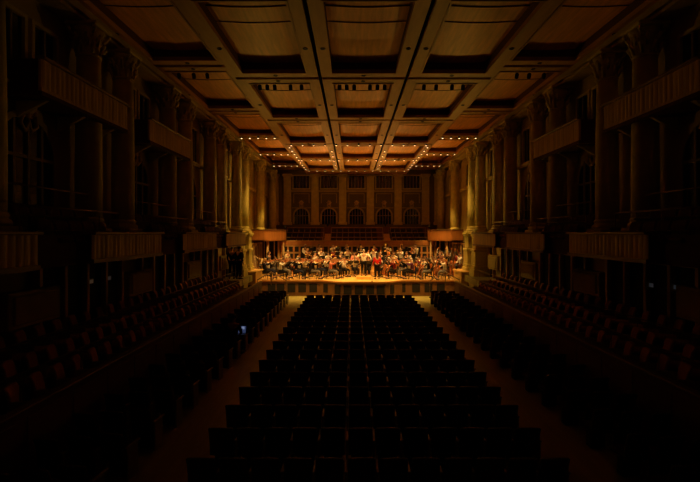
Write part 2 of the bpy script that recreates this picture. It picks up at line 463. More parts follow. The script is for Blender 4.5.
# ------------------------------------------------------------------ mezzanine balcony
segs = [(5.2,9.2),(11.1,15.15),(17.1,21.3),(23.0,27.1)]
for s in (-1,1):
    m = MB()
    m.box(-8.6,-3,3.95,-6.95,27.2,4.1); m.box(-7.0,-3,4.1,-6.92,27.2,4.66)
    m.box(-8.6,-3,4.1,-7.35,27.2,4.45); m.box(-8.6,-3,4.45,-7.95,27.2,4.85)
    mirror(m, s).build('floor_mezzanine_'+side[s], M['darkred'])['kind'] = 'structure'
    for i, (y0,y1) in enumerate(segs):
        b = empty('balcony', (0,0,0))
        tag(b, 'pleated wooden balcony front on %s side, %s' % (side[s], ['rearmost of four','second from the rear','third from the rear','nearest the stage'][i]), 'balcony', 'mezzanine balcony fronts')
        m = MB(); pleats(m, -6.72, y0, y1, 4.06, 4.66, 20, .014); mirror(m, s).build('front_panel', M['balcwood'], b)
        m = MB(); m.rbox(-6.8,y0-.02,4.66,-6.6,y1+.02,4.73,.015); mirror(m, s).build('rail', M['rail'], b)
        m = MB(); m.box(-6.95,y0,3.96,-6.66,y1,4.06); mirror(m, s).build('balcony_floor', M['fascia'], b)
        for yy in (y0, y1-.05):
            m = MB(); m.box(-6.95,yy,4.06,-6.74,yy+.05,4.66); mirror(m, s).build('end_panel', M['darkred'], b)
    for i, c in enumerate(baymid[:4]):
        for k, (x, z) in enumerate(((7.3,5.28),(7.95,5.8))):
            m = MB(); L0, L1 = c-2.0, c+2.0
            m.tube([(-x,L0,z),(-x,L1,z)], .025, 6)
            for t in range(5): m.tube([(-x,L0+(L1-L0)*t/4,z-.9+.0),(-x,L0+(L1-L0)*t/4,z)], .014, 4)
            o = mirror(m, s).build('handrail', M['rail'])
            tag(o, 'thin %s mezzanine handrail on the %s side, %s bay from the rear' % (['lower','upper'][k], side[s], o_(i+1)), 'handrail', 'mezzanine handrails')

# ------------------------------------------------------------------ doors and posts beneath the balcony
dn = 0
for s in (-1,1):
    for i, c in enumerate(pairc+[34.9,39.2]):
        dn += 1
        y0, y1 = c-2.6, c+1.6
        zb = .0
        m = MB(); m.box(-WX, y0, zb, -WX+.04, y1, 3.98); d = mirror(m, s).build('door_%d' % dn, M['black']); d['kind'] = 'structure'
        for k in range(5):
            yy = y0+(y1-y0)*k/4
            m = MB(); m.rbox(-WX, yy-.07, zb, -WX+.2, yy+.07, 3.9, .015); mirror(m, s).build('door_post', M['post'], d)
        m = MB(); m.box(-WX, y0, 3.78, -WX+.14, y1, 3.88); mirror(m, s).build('door_lintel', M['post'], d)
    for i, c in enumerate(baymid[:5]):
        m = MB(); m.rbox(-WX, c-.95, 2.42, -WX+.28, c+.95, 3.3, .02); m.rbox(-WX,c-.8,2.52,-WX+.33,c+.8,3.2,.02)
        mirror(m, s).build('wall_panel', M['plaster'])['kind'] = 'structure'
for s, y, z in ((-1,15.3,3.2),(-1,14.25,3.2),(1,13.75,3.14),(1,12.7,3.2)):
    m = MB(); m.rbox(-WX+.04,y-.13,z-.09,-WX+.09,y+.13,z+.09,.01); m.rbox(-WX+.085,y-.1,z-.06,-WX+.1,y+.1,z+.06,.004,1)
    o = mirror(m, s).build('door_lamp', [M['blackmetal'], M['lampsoft']])
    tag(o, 'small dim white lamp on the dark %s side doors, %s the stage' % (side[s], 'nearer to' if y in (15.3,13.75) else 'farther from'), 'lamp')

# ------------------------------------------------------------------ side terraces, parapets
TR = ((-6.75,.85),(-7.35,1.1),(-8.1,1.45))
for s in (-1,1):
    m = MB(); m.box(-8.6,-3,0,-6.42,30.2,.85); m.box(-8.6,-3,.85,-7.02,29.9,1.1); m.box(-8.6,-3,1.1,-7.72,29.9,1.45)
    m.box(-8.6,27.6,1.45,-7.2,31.2,1.85)
    mirror(m, s).build('floor_terrace_'+side[s], M['floor'])['kind'] = 'structure'
    p = empty('parapet', (0,0,0)); tag(p, 'low wooden parapet dividing the %s side terrace from the stalls' % side[s], 'parapet')
    m = MB(); m.rbox(-6.42,-3,0,-6.34,30.2,1.48,.01)
    for k in range(24): m.rbox(-6.34,-2.6+k*1.37,.15,-6.32,-1.5+k*1.37,1.35,.008)
    mirror(m, s).build('parapet_panel', M['parapet'], p)
    m = MB(); m.rbox(-6.48,-3,1.48,-6.28,30.2,1.55,.015); mirror(m, s).build('parapet_rail', M['rail'], p)
    for k, (x, z) in enumerate(TR[1:]):
        m = MB(); m.tube([(-x*-1+.36 if False else x+.36,5,z+.82),(x+.36,29.5,z+.82)], .018, 6)
        for t in range(13): m.tube([(x+.36,5+24.5*t/12,z),(x+.36,5+24.5*t/12,z+.82)], .012, 4)
        o = mirror(m, s).build('handrail', M['rail']); tag(o, 'long thin rail behind the %s row of %s terrace seats' % (['lowest','middle'][k], side[s]), 'handrail')
    # stair rails by the stage
    for k, (a, b) in enumerate((((-6.9,30.6,1.4),(-5.9,33.8,2.05)),((-6.1,31.5,1.15),(-5.3,33.2,.75)))):
        m = MB()
        A, B = Vector(a), Vector(b)
        if k == 1: A, B = Vector((-6.2,32.6,1.95)), Vector((-5.0,32.2,1.35))
        else: A, B = Vector((-6.9,31.4,1.5)), Vector((-6.15,32.6,1.95))
        m.tube([A,B], .03, 6); m.tube([A,(A.x,A.y,A.z-.9)], .02, 5); m.tube([B,(B.x,B.y,B.z-.95)], .02, 5)
        o = mirror(m, s).build('handrail', M['rail']); tag(o, 'short pale stair rail at the %s stage corner, %s' % (side[s], ['rising towards column','dropping to the stalls'][k]), 'handrail')

# ------------------------------------------------------------------ stage
ST = 1.2
def edge_y(x):
    t = min(1, max(0, (abs(x-.35)-1.5)/1.7)); t = t*t*(3-2*t)
    return 33.0+1.2*t
n = 60; xs = [-8.55+17.1*i/n for i in range(n+1)]
poly = [(x, edge_y(x)) for x in xs]+[(8.55,41.2),(-8.55,41.2)]
stg = empty('stage'); stg['kind'] = 'structure'
MB().prism(poly, ST-.08, ST).build('stage_deck', M['stage'], stg)
poly2 = [(x, edge_y(x)+.08) for x in xs]+[(8.5,41.2),(-8.5,41.2)]
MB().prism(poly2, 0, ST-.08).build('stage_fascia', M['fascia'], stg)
m = MB(); poly3 = [(x, edge_y(x)-.03) for x in xs]+[(x, edge_y(x)+.05) for x in reversed(xs)]
m.prism(poly3, ST-.11, ST-.02); m.build('stage_edge_trim', M['panelwood'], stg)
k = 0
for px in (270.5,279.6,290.6,301.5,312.7,325.5,337.7,347.7,358.7,369.7,380,391.8,404.4,417,429.5,442):
    x = (px-352.2)*33.8/460-.43; y = edge_y(x)+.08
    dx = .12; sl = (edge_y(x+dx)-edge_y(x-dx))/(2*dx); a = math.atan(sl)
    m = MB(); m.box(-.29*cos(a),-.03,.28,.29*cos(a),.05,.93); m.xf(Matrix.Translation((x,y,0)) @ Matrix.Rotation(a,4,'Z'))
    m.build('vent_opening', M['black'], stg)
# risers
for i, (hw, y) in enumerate(((4.4,38.35),(5.2,39.25),(5.7,40.15))):
    z = ST+.3*i
    m = MB().rbox(-hw+.3, y, z, hw+.3, 41.2, z+.3, .01)
    m.build('stage_riser', M['stage'], stg)
# stage side plinths
for s in (-1,1):
    m = MB(); m.rbox(-8.55,31.3,1.15,-7.0,33.6,2.0,.02); m.rbox(-8.55,31.2,1.96,-6.94,33.7,2.08,.02)
    mirror(m, s).build('column_plinth', M['stage'])['kind'] = 'structure'
    m = MB(); m.box(-8.55,31.4,0,-7.05,33.6,1.15); mirror(m, s).build('wall_plinth', M['seatback'])['kind'] = 'structure'
# podium
o = MB().rbox(-.55,-.55,0,.55,.55,.22,.02).build('podium', M['stage']); o.location = (.45,35.1,ST); tag(o, 'low square wooden podium under the white-shirted conductor', 'podium')
# choir parapet
cp = empty('choir_parapet'); cp['kind'] = 'structure'
MB().box(-6.85,41.2,0,6.8,41.32,3.62).build('choir_wall', M['panelwood'], cp)
MB().rbox(-6.9,41.1,3.6,6.85,41.36,3.98,.02).build('choir_rail', M['panelwood'], cp)
MB().rbox(-6.92,41.08,3.98,6.87,41.38,4.03,.01).build('choir_rail_cap', M['post'], cp)
for r, (z0, z1) in enumerate(((3.02,3.48),(2.42,2.85),(1.85,2.28))):
    for i in range(26):
        x = -6.62+.52*i
        MB().box(x,41.17,z0,x+.36,41.22,z1).build('recess', M['black'], cp)
for r in range(3): MB().box(-6.85,41.15,(3.5,2.87,2.3)[r],6.8,41.2,(3.56,2.96,2.4)[r]).build('choir_trim', M['post'], cp)
# choir terrace
m = MB()
for i in range(5): m.box(-6.85,41.32+.98*i,0,6.8,46.3 if i<4 else 46.3,2.95+.46*i)
m.build('floor_choir', M['fascia'])['kind'] = 'structure'
for x in (-2.8, 2.9):
    m = MB()
    for i in range(8): m.box(x-.28,41.34+.46*i,2.96,x+.28,41.34+.46*(i+1),3.05+.225*i)
    o = m.build('choir_steps', M['stage']); tag(o, 'pale wooden aisle steps through choir seats, %s of centre' % ('left' if x<0 else 'right'), 'steps')
m = MB().box(-8.6,45.42,0,8.6,45.54,5.25); m.rbox(-8.6,45.37,5.22,8.6,45.59,5.3,.02); m.build('wall_choir_rear', M['fascia'])['kind'] = 'structure'
# side balconies behind the stage
for s in (-1,1):
    b = empty('side_gallery'); tag(b, 'orange wooden gallery front between %s column and choir seats' % side[s], 'balcony')
    m = MB(); v = []
    pts = [(-8.55,37.2),(-7.6,37.2),(-6.3,40.6),(-6.3,41.1),(-8.55,41.1)]
    m.prism(pts, 4.02, 4.12); m.prism([(-8.55,37.2),(-7.6,37.2),(-6.3,40.6),(-6.3,41.1),(-6.4,41.1),(-6.42,40.65),(-7.66,37.3),(-8.55,37.3)], 4.02, 4.92)
    mirror(m, s).build('gallery_front', M['panelwood'], b)
    m = MB(); m.prism([(-8.55,37.13),(-7.56,37.13),(-6.22,40.6),(-6.22,41.1),(-6.42,41.1),(-6.46,40.6),(-7.66,37.36),(-8.55,37.36)], 4.92, 5.0); mirror(m, s).build('gallery_rail', M['rail'], b)
    for q in ((-7.5,38.4),(-6.5,40.6),(-7.0,41.0)):
        m = MB().lathe([(.1,ST),(.09,4.02)], q[0], q[1], 10); mirror(m, s).build('gallery_post', M['post'], b)
    m = MB(); m.box(-8.6,41.2,0,-6.85,41.3,4.6); mirror(m, s).build('wall_stage_'+side[s], M['black'])['kind'] = 'structure'
    for q in (-8.3,-7.9,-7.4,-7.0):
        m = MB().rbox(q-.04,41.1,ST,q+.04,41.2,4.0,.01); mirror(m, s).build('trim_%d' % (4 if s<0 else 5), M['post'])['kind'] = 'structure'

# ------------------------------------------------------------------ seats
def seat_proto(name, back, fab, wood, w=.46, h=.95, parts=True):
    e = empty(name)
    m = MB(); n = 6
    # backrest: slightly curved slab leaning back, open beneath
    v = []; f = []
    for j, (z, lean) in enumerate(((.38,0),(.6,-.02),(.8,-.06),(h-.03,-.1),(h,-.115))):
        for i in range(n+1):
            x = -w/2+w*i/n; u = 2*i/n-1
            top = -.02*u*u if j >= 3 else 0
            v.append((x, -.20+lean+.03*u*u, z+top))
        for i in range(n+1):
            x = -w/2+w*i/n; u = 2*i/n-1
            top = -.02*u*u if j >= 3 else 0
            v.append((x, -.26+lean+.03*u*u, z+top))
    k = 2*(n+1)
    for j in range(4):
        for i in range(n):
            a = j*k+i; f.append((a,a+1,a+k+1,a+k)); a += n+1; f.append((a,a+k,a+k+1,a+1))
        for i in (0,n): f.append((j*k+i, j*k+i+n+1, (j+1)*k+i+n+1, (j+1)*k+i))
    for i in range(n): f.append((4*k+i,4*k+i+1,4*k+i+n+2,4*k+i+n+1)); f.append((i,i+n+1,i+n+2,i+1))
    m.add(v, f, 0, True); m.build('backrest', back, e)
    m = MB(); m.rbox(-w/2+.01,-.19,.38,w/2-.01,.28,.49,.04); m.build('seat', fab, e)
    m = MB(); m.rbox(w/2+.012,-.24,.62,w/2+.07,.20,.665,.015); m.rbox(w/2+.025,-.2,.0,w/2+.057,.12,.62,.01); m.build('armrest', wood, e)
    m = MB(); m.rbox(-w/2+.05,-.1,0,w/2-.05,.1,.38,.03); m.build('base', M['blackmetal'], e)
    return e
stall = seat_proto('stalls_chair', M['seatback'], M['seatfab'], M['armwood'])
NS = 12; PX = .54
seatpos = []
rws = [8.0+1.19*i for i in range(18)]
for r, y in enumerate(rws):
    yy = y+.0
    fromst = len(rws)-r
    for c in range(NS):
        x = (c-(NS-1)/2)*PX
        seatpos.append((x, yy, 0, 'dark stalls seat, centre block, %s row from the stage, %s from left aisle' % (o_(fromst), o_(c+1)), 'seats of the centre stalls block'))
for s in (-1,1):
    srw = [8.0+1.19*i for i in range(20)]
    for r, y in enumerate(srw):
        for c in range(3):
            x = s*(4.93+c*.53)
            seatpos.append((x, y-.25-.12*c, s*.12, 'dark stalls seat, %s side block, %s row from stage, %s from the aisle' % (side[s], o_(len(srw)-r), o_(c+1)), 'seats of the %s side stalls block' % side[s]))
seatpos.sort(key=lambda t: (t[0]-CAMX)**2*0+t[1])
indiv, rest = seatpos[:300], seatpos[300:]
for x, y, rz, lab, grp in indiv:
    e = place(stall, (x,y,0), rz); tag(e, lab, 'seat', grp)
m = MB()
for x, y, rz, lab, grp in rest:
    st0 = len(m.v)
    for ch in stall.children:
        me = ch.data; mi = {'backrest':0,'seat':1,'armrest':2,'base':3}[ch.name.split('.')[0]]
        m.add([v.co for v in me.vertices], [tuple(p.vertices) for p in me.polygons], mi, mi == 0)
    m.xf(Matrix.Translation((x,y,0)) @ Matrix.Rotation(rz,4,'Z'), st0)
o = m.build('stalls_chairs', [M['seatback'],M['seatfab'],M['armwood'],M['blackmetal']])
tag(o, 'rows of dark stalls seats closest to the stage front', 'seats', None, 'stuff')

terr = seat_proto('terrace_chair', M['terrfab'], M['terrfab'], M['armwood'], w=.5, h=.92)
for s in (-1,1):
    for k, (x, z) in enumerate(TR):
        nn = 29
        for i in range(nn):
            y = 7.6+.69*i
            e = place(terr, (s*(-x)*1.0, y, z), 0)
            e.rotation_euler.z = (PI/2+.35 if s > 0 else -PI/2-.35)+0
            e.rotation_euler.z = s*(PI/2-.3)
            tag(e, 'orange-brown seat, %s row of %s terrace, %s from the stage end' % (['lowest','middle','highest'][k], side[s], o_(nn-i)), 'seat', 'seats of the %s side terrace' % side[s])
mezz = seat_proto('mezzanine_chair', M['darkred'], M['darkred'], M['armwood'], w=.5, h=.92)
for s in (-1,1):
    for k, (x, z) in enumerate(((7.12,4.1),(7.68,4.45))):
        for b, c in enumerate(baymid[:4]):
            for i in range(5):
                e = place(mezz, (s*x, c-1.1+.56*i, z), s*(PI/2))
                tag(e, 'dark red seat, %s mezzanine, %s row, %s bay from stage, %s from stage end' % (side[s], ['front','back'][k], o_(4-b), o_(5-i)), 'seat', 'seats of the %s mezzanine' % side[s])
for r in range(4):
    for b_, (x0, x1) in enumerate(((-6.75,-3.15),(-2.45,2.55),(3.25,6.7))):
        y = 41.72+.98*r; z = 2.95+.46*r
        m = MB().rbox(x0,y,z+.86,x1,y+.06,z+.92,.01)
        for t in range(2): m.box(x0+(x1-x0-.05)*t,y+.01,z,x0+(x1-x0-.05)*t+.04,y+.04,z+.86)
        tag(m.build('ledge_rail', M['post']), 'thin pale ledge before the %s row of %s choir seats' % (o_(r+1), ['left','middle','right'][b_]), 'rail', 'ledges of the choir rows')
choir = seat_proto('choir_chair', M['choirfab'], M['choirfab'], M['armwood'], w=.46, h=.85)
for r in range(4):
    y = 41.95+.98*r-.05; z = 2.95+.46*r
    idx = 0
    for x0, nn in ((-6.5,6),(-2.2,8),(3.45,6)):
        for i in range(nn):
            idx += 1
            e = place(choir, (x0+.56*i, y+.15, z), PI); tag(e, 'dark choir seat behind orchestra, %s row up, %s from left' % (o_(r+1), o_(idx)), 'seat', 'choir seats behind the orchestra')

# ------------------------------------------------------------------ lamps
def lamp_proto():
    e = empty('ceiling_spotlight')
    MB().lathe([(.05,.16),(.085,.14),(.085,0),(.075,0)], n=12).build('lamp_housing', M['blackmetal'], e)
    MB().lathe([(.001,-.012),(.04,-.008),(.055,.0),(.055,.02)], n=12).build('lamp_lens', M['lamp'], e)
    return e
lp = lamp_proto(); lamps = []
rn = {30.75:'above the stage front', 37.1:'above mid stage', 43.45:'above the choir'}
for y in (30.75,37.1,43.45):
    for i in range(13):
        x = -4.5+.75*i; lamps.append((x, y, 10.54, 'lit ceiling spotlight, %s from left in the middle lamp row %s' % (o_(i+1), rn[y])))
    for s in (-1,1):
        for i in range(5):
            x = s*(5.6+.55*i); lamps.append((x, y-.1, 11.0, 'lit ceiling spotlight, %s from the %s wall in the lamp row %s' % (o_(5-i), side[s], rn[y])))
for s in (-1,1):
    for i in range(9):
        y = 31.5+1.35*i; lamps.append((s*4.72, y, 10.54, 'lit ceiling spotlight, %s from the hall in the lengthwise row %s of centre' % (o_(i+1), side[s])))
    for i in range(5): lamps.append((s*1.9, 33.0+2.2*i, 10.54, 'lit ceiling spotlight beside the %s centre gap, %s from the hall' % (side[s], o_(i+1))))
for x, y, z, lab in lamps:
    e = place(lp, (x,y,z)); tag(e, lab, 'spotlight', 'lit spotlights in the ceiling')
# unlit spotlights on bars
def dark_spot():
    e = empty('unlit_spotlight')
    m = MB().lathe([(.05,-.30),(.10,-.28),(.10,-.05),(.06,0)], n=12); m.xf(Matrix.Rotation(.5,4,'X')); m.build('lamp_housing', M['blackmetal'], e)
    MB().tube([(0,0,-.05),(0,0,.14)], .018, 5).build('hanger', M['blackmetal'], e)
    return e
ds = dark_spot(); nb = ['left outer','left','centre','right','right outer']
for c, cx in enumerate((-6.6,-3.3,0,3.3,6.6)):
    z = 11.22 if c in (0,4) else 10.75
    m = MB().tube([(cx-1.15,18.75,z+.16),(cx+1.15,18.75,z+.16)], .02, 6); o = m.build('lighting_bar', M['blackmetal'])
    tag(o, 'thin black lighting bar under the %s ceiling panel' % nb[c], 'lighting bar', 'lighting bars under the ceiling')
    for i, dx in enumerate(((-.9,-.3,.25),(-.9,-.6,-.3,.35,.8),(-.95,-.65,-.35,.3,.6,.9),(-.8,-.3,.35,.8),(-.3,.2,.8))[c]):
        e = place(ds, (cx+dx,18.75,z)); e.scale = (.8,.8,.75); tag(e, 'unlit black spotlight, %s on the bar under the %s ceiling panel' % (o_(i+1), nb[c]), 'spotlight', 'unlit spotlights on bars')

# the beams those lit fixtures throw
def spot(loc, tgt, e, size=1.5, blend=.6, col=(1,.525,.135)):
    l = bpy.data.lights.new('stage_or_fill_beam', 'SPOT'); l.energy = e; l.spot_size = size; l.spot_blend = blend; l.color = col; l.shadow_soft_size = .12
    o = bpy.data.objects.new('stage_or_fill_beam', l); COL.objects.link(o); o.location = loc
    o.rotation_euler = (Vector(tgt)-Vector(loc)).to_track_quat('-Z','Y').to_euler()
KS = 2.3; FL = .21; GL = .65
for x in (-6.15,-4.5,-2.25,0,2.25,4.5,6.15): spot((x,30.75,10.46 if abs(x)<5 else 10.92), (x*.97,35.8,ST), 620*KS, 1.05, .8)
for x in (-6.15,-3.75,-1.5,1.5,3.75,6.15): spot((x,37.1,10.46 if abs(x)<5 else 10.92), (x*.82,36.6,ST), 560*KS, 1.2, .8)
for x in (-4.72,4.72): spot((x,34.2,10.46), (x*.9,35,ST), 500*KS, 1.3, .8)
for s in (-1,1):
    spot((s*4.72,32.85,10.46), (s*7.0,39.4,4.4), 3000, .5, .9)          # on the gallery fronts
    spot((-s*1.5,37.1,10.46), (s*8.1,30.5,5.2), 1150, 1.0, 1.0, (1,.60,.15))   # across to the columns and terraces
# fill lamps added to brighten the ceiling, on plinths, gallery rails and choir rail
def fill_flood(p, t, e_, size, base, label, col):
    p, t = Vector(p), Vector(t)
    m = MB().lathe([(.08,-.12),(.11,-.08),(.11,.10),(.10,.10)], n=14); m.lathe([(.001,.08),(.09,.085),(.09,.09)], n=14, mi=1)
    m.xf(Matrix.Translation(p) @ (t-p).to_track_quat('Z','Y').to_matrix().to_4x4())
    e = empty('fill_light', (0,0,0)); tag(e, label, 'fill_light')
    m.build('lamp_housing', [M['blackmetal'], M['lamp']], e)
    MB().tube([(p.x,p.y,base),(p.x,p.y,p.z-.08)], .03, 8).build('foot', M['blackmetal'], e)
    spot(p+(t-p).normalized()*.14, t, e_, size, 1.0, col)
for s in (-1,1):
    fill_flood((s*7.12,33.4,2.35), (s*1.0,18.0,10.6), 2600*FL, 1.05, 2.08, 'added black fill lamp on the plinth of the %s stage column' % side[s], (1,.55,.08))
    fill_flood((s*6.36,40.5,5.25), (s*4.0,37.5,10.6), 1000*GL, 1.5, 5.0, 'added black fill lamp on the %s gallery rail' % side[s], (1,.48,.10))
    fill_flood((s*2.85,45.47,5.5), (s*1.9,39.0,10.6), 1000*GL, 1.4, 5.3, 'added black fill lamp on the choir back rail, %s of centre' % side[s], (1,.48,.10))

# ------------------------------------------------------------------ people
def skin_mesh(verts, edges, name, sub=1):
    me = bpy.data.meshes.new(name); me.from_pydata([v[0] for v in verts], edges, []); me.update()
    o = bpy.data.objects.new(name, me); COL.objects.link(o)
    md = o.modifiers.new('s', 'SKIN'); md.use_smooth_shade = True
    sv = me.skin_vertices[0].data
    for i, v in enumerate(verts):
        r = v[1]; sv[i].radius = r if isinstance(r, tuple) else (r, r); sv[i].use_root = (i == 0)
    o.modifiers.new('b', 'SUBSURF').levels = sub; o.modifiers['b'].render_levels = sub
    bpy.context.view_layer.update()
    ev = o.evaluated_get(bpy.context.evaluated_depsgraph_get())
    m2 = ev.to_mesh()
    vs = [tuple(v.co) for v in m2.vertices]; fs = [tuple(p.vertices) for p in m2.polygons]
    ev.to_mesh_clear(); bpy.data.objects.remove(o); bpy.data.meshes.remove(me)
    return vs, fs

def person_proto(kind, long_hair=False):
    seated = kind in ('violin','cello','wind','trumpet','laptop','listen')
    if seated:
        P = dict(pel=(0,0,.53), sp=(0,.0,.74), ch=(0,.01,.98), nk=(0,.03,1.14), hd=(0,.06,1.27))
        kx = .26 if kind == 'cello' else .13
        for s, n in ((-1,'l'),(1,'r')):
            P[n+'hip'] = (s*.10,.03,.52); P[n+'kn'] = (s*kx,.44,.50); P[n+'an'] = (s*kx,.42,.09); P[n+'to'] = (s*kx*1.1,.57,.05); P[n+'sh'] = (s*.17,.01,1.05)
    else:
        P = dict(pel=(0,0,.95), sp=(0,.0,1.13), ch=(0,.0,1.33), nk=(0,.02,1.50), hd=(0,.05,1.63))
        for s, n in ((-1,'l'),(1,'r')):
            P[n+'hip'] = (s*.10,0,.90); P[n+'kn'] = (s*.11,.03,.50); P[n+'an'] = (s*.12,-.02,.09); P[n+'to'] = (s*.14,.13,.04); P[n+'sh'] = (s*.18,0,1.41)
    dz = 0 if seated else .36
    arms = dict(
        violin=((-.27,.2,.92),(-.17,.42,1.10),(.36,.12,.95),(.20,.34,1.10)),
        cello=((-.36,.14,.98),(-.13,.27,1.10),(.36,.18,.86),(.26,.42,.74)),
        wind=((-.28,.14,.86),(-.04,.30,1.0),(.28,.16,.82),(.04,.38,.84)),
        trumpet=((-.26,.2,.92),(-.05,.30,1.12),(.26,.2,.92),(.06,.30,1.12)),
        laptop=((-.25,.05,.80),(-.12,.30,.70),(.25,.05,.80),(.12,.30,.70)),
        listen=((-.25,.03,.80),(-.14,.28,.66),(.25,.03,.80),(.14,.28,.66)),
        bass=((-.38,.12,1.28),(-.20,.25,1.50),(.38,.15,1.12),(.28,.40,.98)),
        conduct=((-.40,.16,1.22),(-.34,.42,1.42),(.40,.16,1.24),(.32,.42,1.48)),
        stand=((-.24,-.02,1.14),(-.22,.10,.90),(.24,-.02,1.14),(.22,.10,.90)))[kind]
    P['lel'], P['lwr'], P['rel'], P['rwr'] = arms
    for n in 'lr':
        el, wr = Vector(P[n+'el']), Vector(P[n+'wr']); d = (wr-el).normalized(); P[n+'pm'] = tuple(wr+d*.055); P[n+'d'] = d
    rad = dict(pel=(.14,.11), sp=(.125,.095), ch=(.15,.10), nk=.05, lhip=.095, rhip=.095, lkn=.062, rkn=.062, lan=.038, ran=.038, lto=.03, rto=.03, lsh=.062, rsh=.062, lel=.042, rel=.042, lwr=.027, rwr=.027, lpm=(.038,.018), rpm=(.038,.018))
    order = ['pel','sp','ch','nk','lhip','lkn','lan','lto','rhip','rkn','ran','rto','lsh','lel','lwr','lpm','rsh','rel','rwr','rpm']
    E = [('pel','sp'),('sp','ch'),('ch','nk'),('pel','lhip'),('lhip','lkn'),('lkn','lan'),('lan','lto'),('pel','rhip'),('rhip','rkn'),('rkn','ran'),('ran','rto'),
         ('ch','lsh'),('lsh','lel'),('lel','lwr'),('lwr','lpm'),('ch','rsh'),('rsh','rel'),('rel','rwr'),('rwr','rpm')]
    ix = {n:i for i,n in enumerate(order)}
    vs, fs = skin_mesh([(P[n], rad[n]) for n in order], [(ix[a],ix[b]) for a,b in E], 'person')
    b = MB(); b.add(vs, fs, 0, True)
    # neck + head with brow, nose, ears, mouth, eyes
    nk, hd = Vector(P['nk']), Vector(P['hd'])
    b.tube([nk-Vector((0,.01,.06)), nk, hd-Vector((0,.0,.04))], [.055,.05,.05], 10)
    tilt = Matrix.Rotation(-.15 if kind in ('violin','cello','laptop') else 0, 3, 'X')
    def H(x,y,z): return hd + tilt @ Vector((x,y,z))
    b.ball(H(0,-.01,.03), (.076,.092,.085), 14, 10); b.ball(H(0,.015,-.03), (.058,.068,.082), 12, 8)
    b.tube([H(0,.088,.03),H(0,.108,-.012),H(0,.085,-.02)], [.009,.015,.01], 6)
    for s in (-1,1):
        b.ball(H(s*.077,-.005,-.0), (.012,.022,.032), 6, 6)
        b.ball(H(s*.03,.080,.018), (.012,.008,.008), 6, 5, 1)
        b.tube([H(s*.012,.088,.038),H(s*.03,.088,.044),H(s*.052,.075,.036)], .006, 4, 1)
    b.ball(H(0,.080,-.052), (.024,.009,.008), 8, 5, 2)
    # fingers
    for n, sg in (('l',-1),('r',1)):
        d = P[n+'d']; pm = Vector(P[n+'pm']); up = Vector((0,0,1)); lat = d.cross(up).normalized(); nrm = lat.cross(d).normalized()
        for k, L in enumerate((.062,.072,.068,.052)):
            o0 = pm+lat*(-.026+.0175*k)
            b.tube([o0, o0+d*L*.5, o0+d*L*.8-nrm*L*.35, o0+d*L*.75-nrm*L*.75], [.010,.009,.008,.006], 5)
        tb = pm-d*.035-lat*sg*.03
        b.tube([tb, tb+d*.03-lat*sg*.02-nrm*.01, tb+d*.055-lat*sg*.012-nrm*.03], [.012,.010,.008], 5)
    body = b.build('person', [SKIN[0], M['eye'], M['lip']])
    # clothing
    def cloth(names, edges, infl, name, over={}):
        ii = {n:i for i,n in enumerate(names)}
        vv = []
        for n in names:
            p = over.get(n, P.get(n)); r = rad[n.rstrip('2')] if n in rad else .05
            r = tuple(q*infl+.008 for q in r) if isinstance(r, tuple) else r*infl+.008
            vv.append((p, r))
        v2, f2 = skin_mesh(vv, [(ii[a],ii[c]) for a,c in edges], name)
        return MB().add(v2, f2, 0, True)
    lw2 = tuple(Vector(P['lwr'])*.85+Vector(P['lel'])*.15); rw2 = tuple(Vector(P['rwr'])*.85+Vector(P['rel'])*.15)
    sh = cloth(['sp','pel','ch','lsh','lel','lwr','rsh','rel','rwr'], [('pel','sp'),('sp','ch'),('ch','lsh'),('lsh','lel'),('lel','lwr'),('ch','rsh'),('rsh','rel'),('rel','rwr')], 1.1, 'shirt', {'lwr':lw2,'rwr':rw2,'pel':tuple(Vector(P['pel'])+Vector((0,0,.03)))})
    nkv = Vector(P['nk']); sh.lathe([(.07,nkv.z-.07),(.062,nkv.z-.03),(.058,nkv.z-.02)], nkv.x, nkv.y, 12)
    sh.build('shirt', CL['black'], body)
    la2, ra2 = [tuple(Vector(P[n+'an'])+Vector((0,0,.03))) for n in 'lr']
    tr = cloth(['pel','lhip','lkn','lan','rhip','rkn','ran'], [('pel','lhip'),('lhip','lkn'),('lkn','lan'),('pel','rhip'),('rhip','rkn'),('rkn','ran')], 1.12, 'trousers', {'lan':la2,'ran':ra2})
    tr.build('trousers', CL['black'], body)
    for n in 'lr':
        a, t = Vector(P[n+'an']), Vector(P[n+'to'])
        f = MB(); dirv = (t-a); dirv.z = 0; dirv.normalize()
        f.tube([(a.x-dirv.x*.07,a.y-dirv.y*.07,.045),(a.x,a.y,.055),(a.x+dirv.x*.1,a.y+dirv.y*.1,.045),(a.x+dirv.x*.19,a.y+dirv.y*.19,.03)], [.035,.045,.042,.028], 8)
        f.build('shoe', M['shoe'], body)
    h = MB()
    v = []; f = []; N = 14; K = 7
    for j in range(K+1):
        for i in range(N):
            a = 2*PI*i/N; front = max(0, sin(a))
            tmax = PI*(.62 - .24*front); t = tmax*j/K
            v.append(tuple(H(.084*sin(t)*cos(a), -.012+.1*sin(t)*sin(a), .03+.096*cos(t))))
    for j in range(K):
        for i in range(N): f.append((j*N+i, j*N+(i+1)%N, (j+1)*N+(i+1)%N, (j+1)*N+i))
    h.add(v, f, 0, True)
    if long_hair:
        h.tube([H(0,-.05,.06),H(0,-.09,-.02),H(0,-.10,-.12),H(0,-.10,-.24),H(0,-.09,-.3)], [.07,.085,.085,.07,.03], 10)
    h.build('hair', HAIR[0][1], body)
    return body

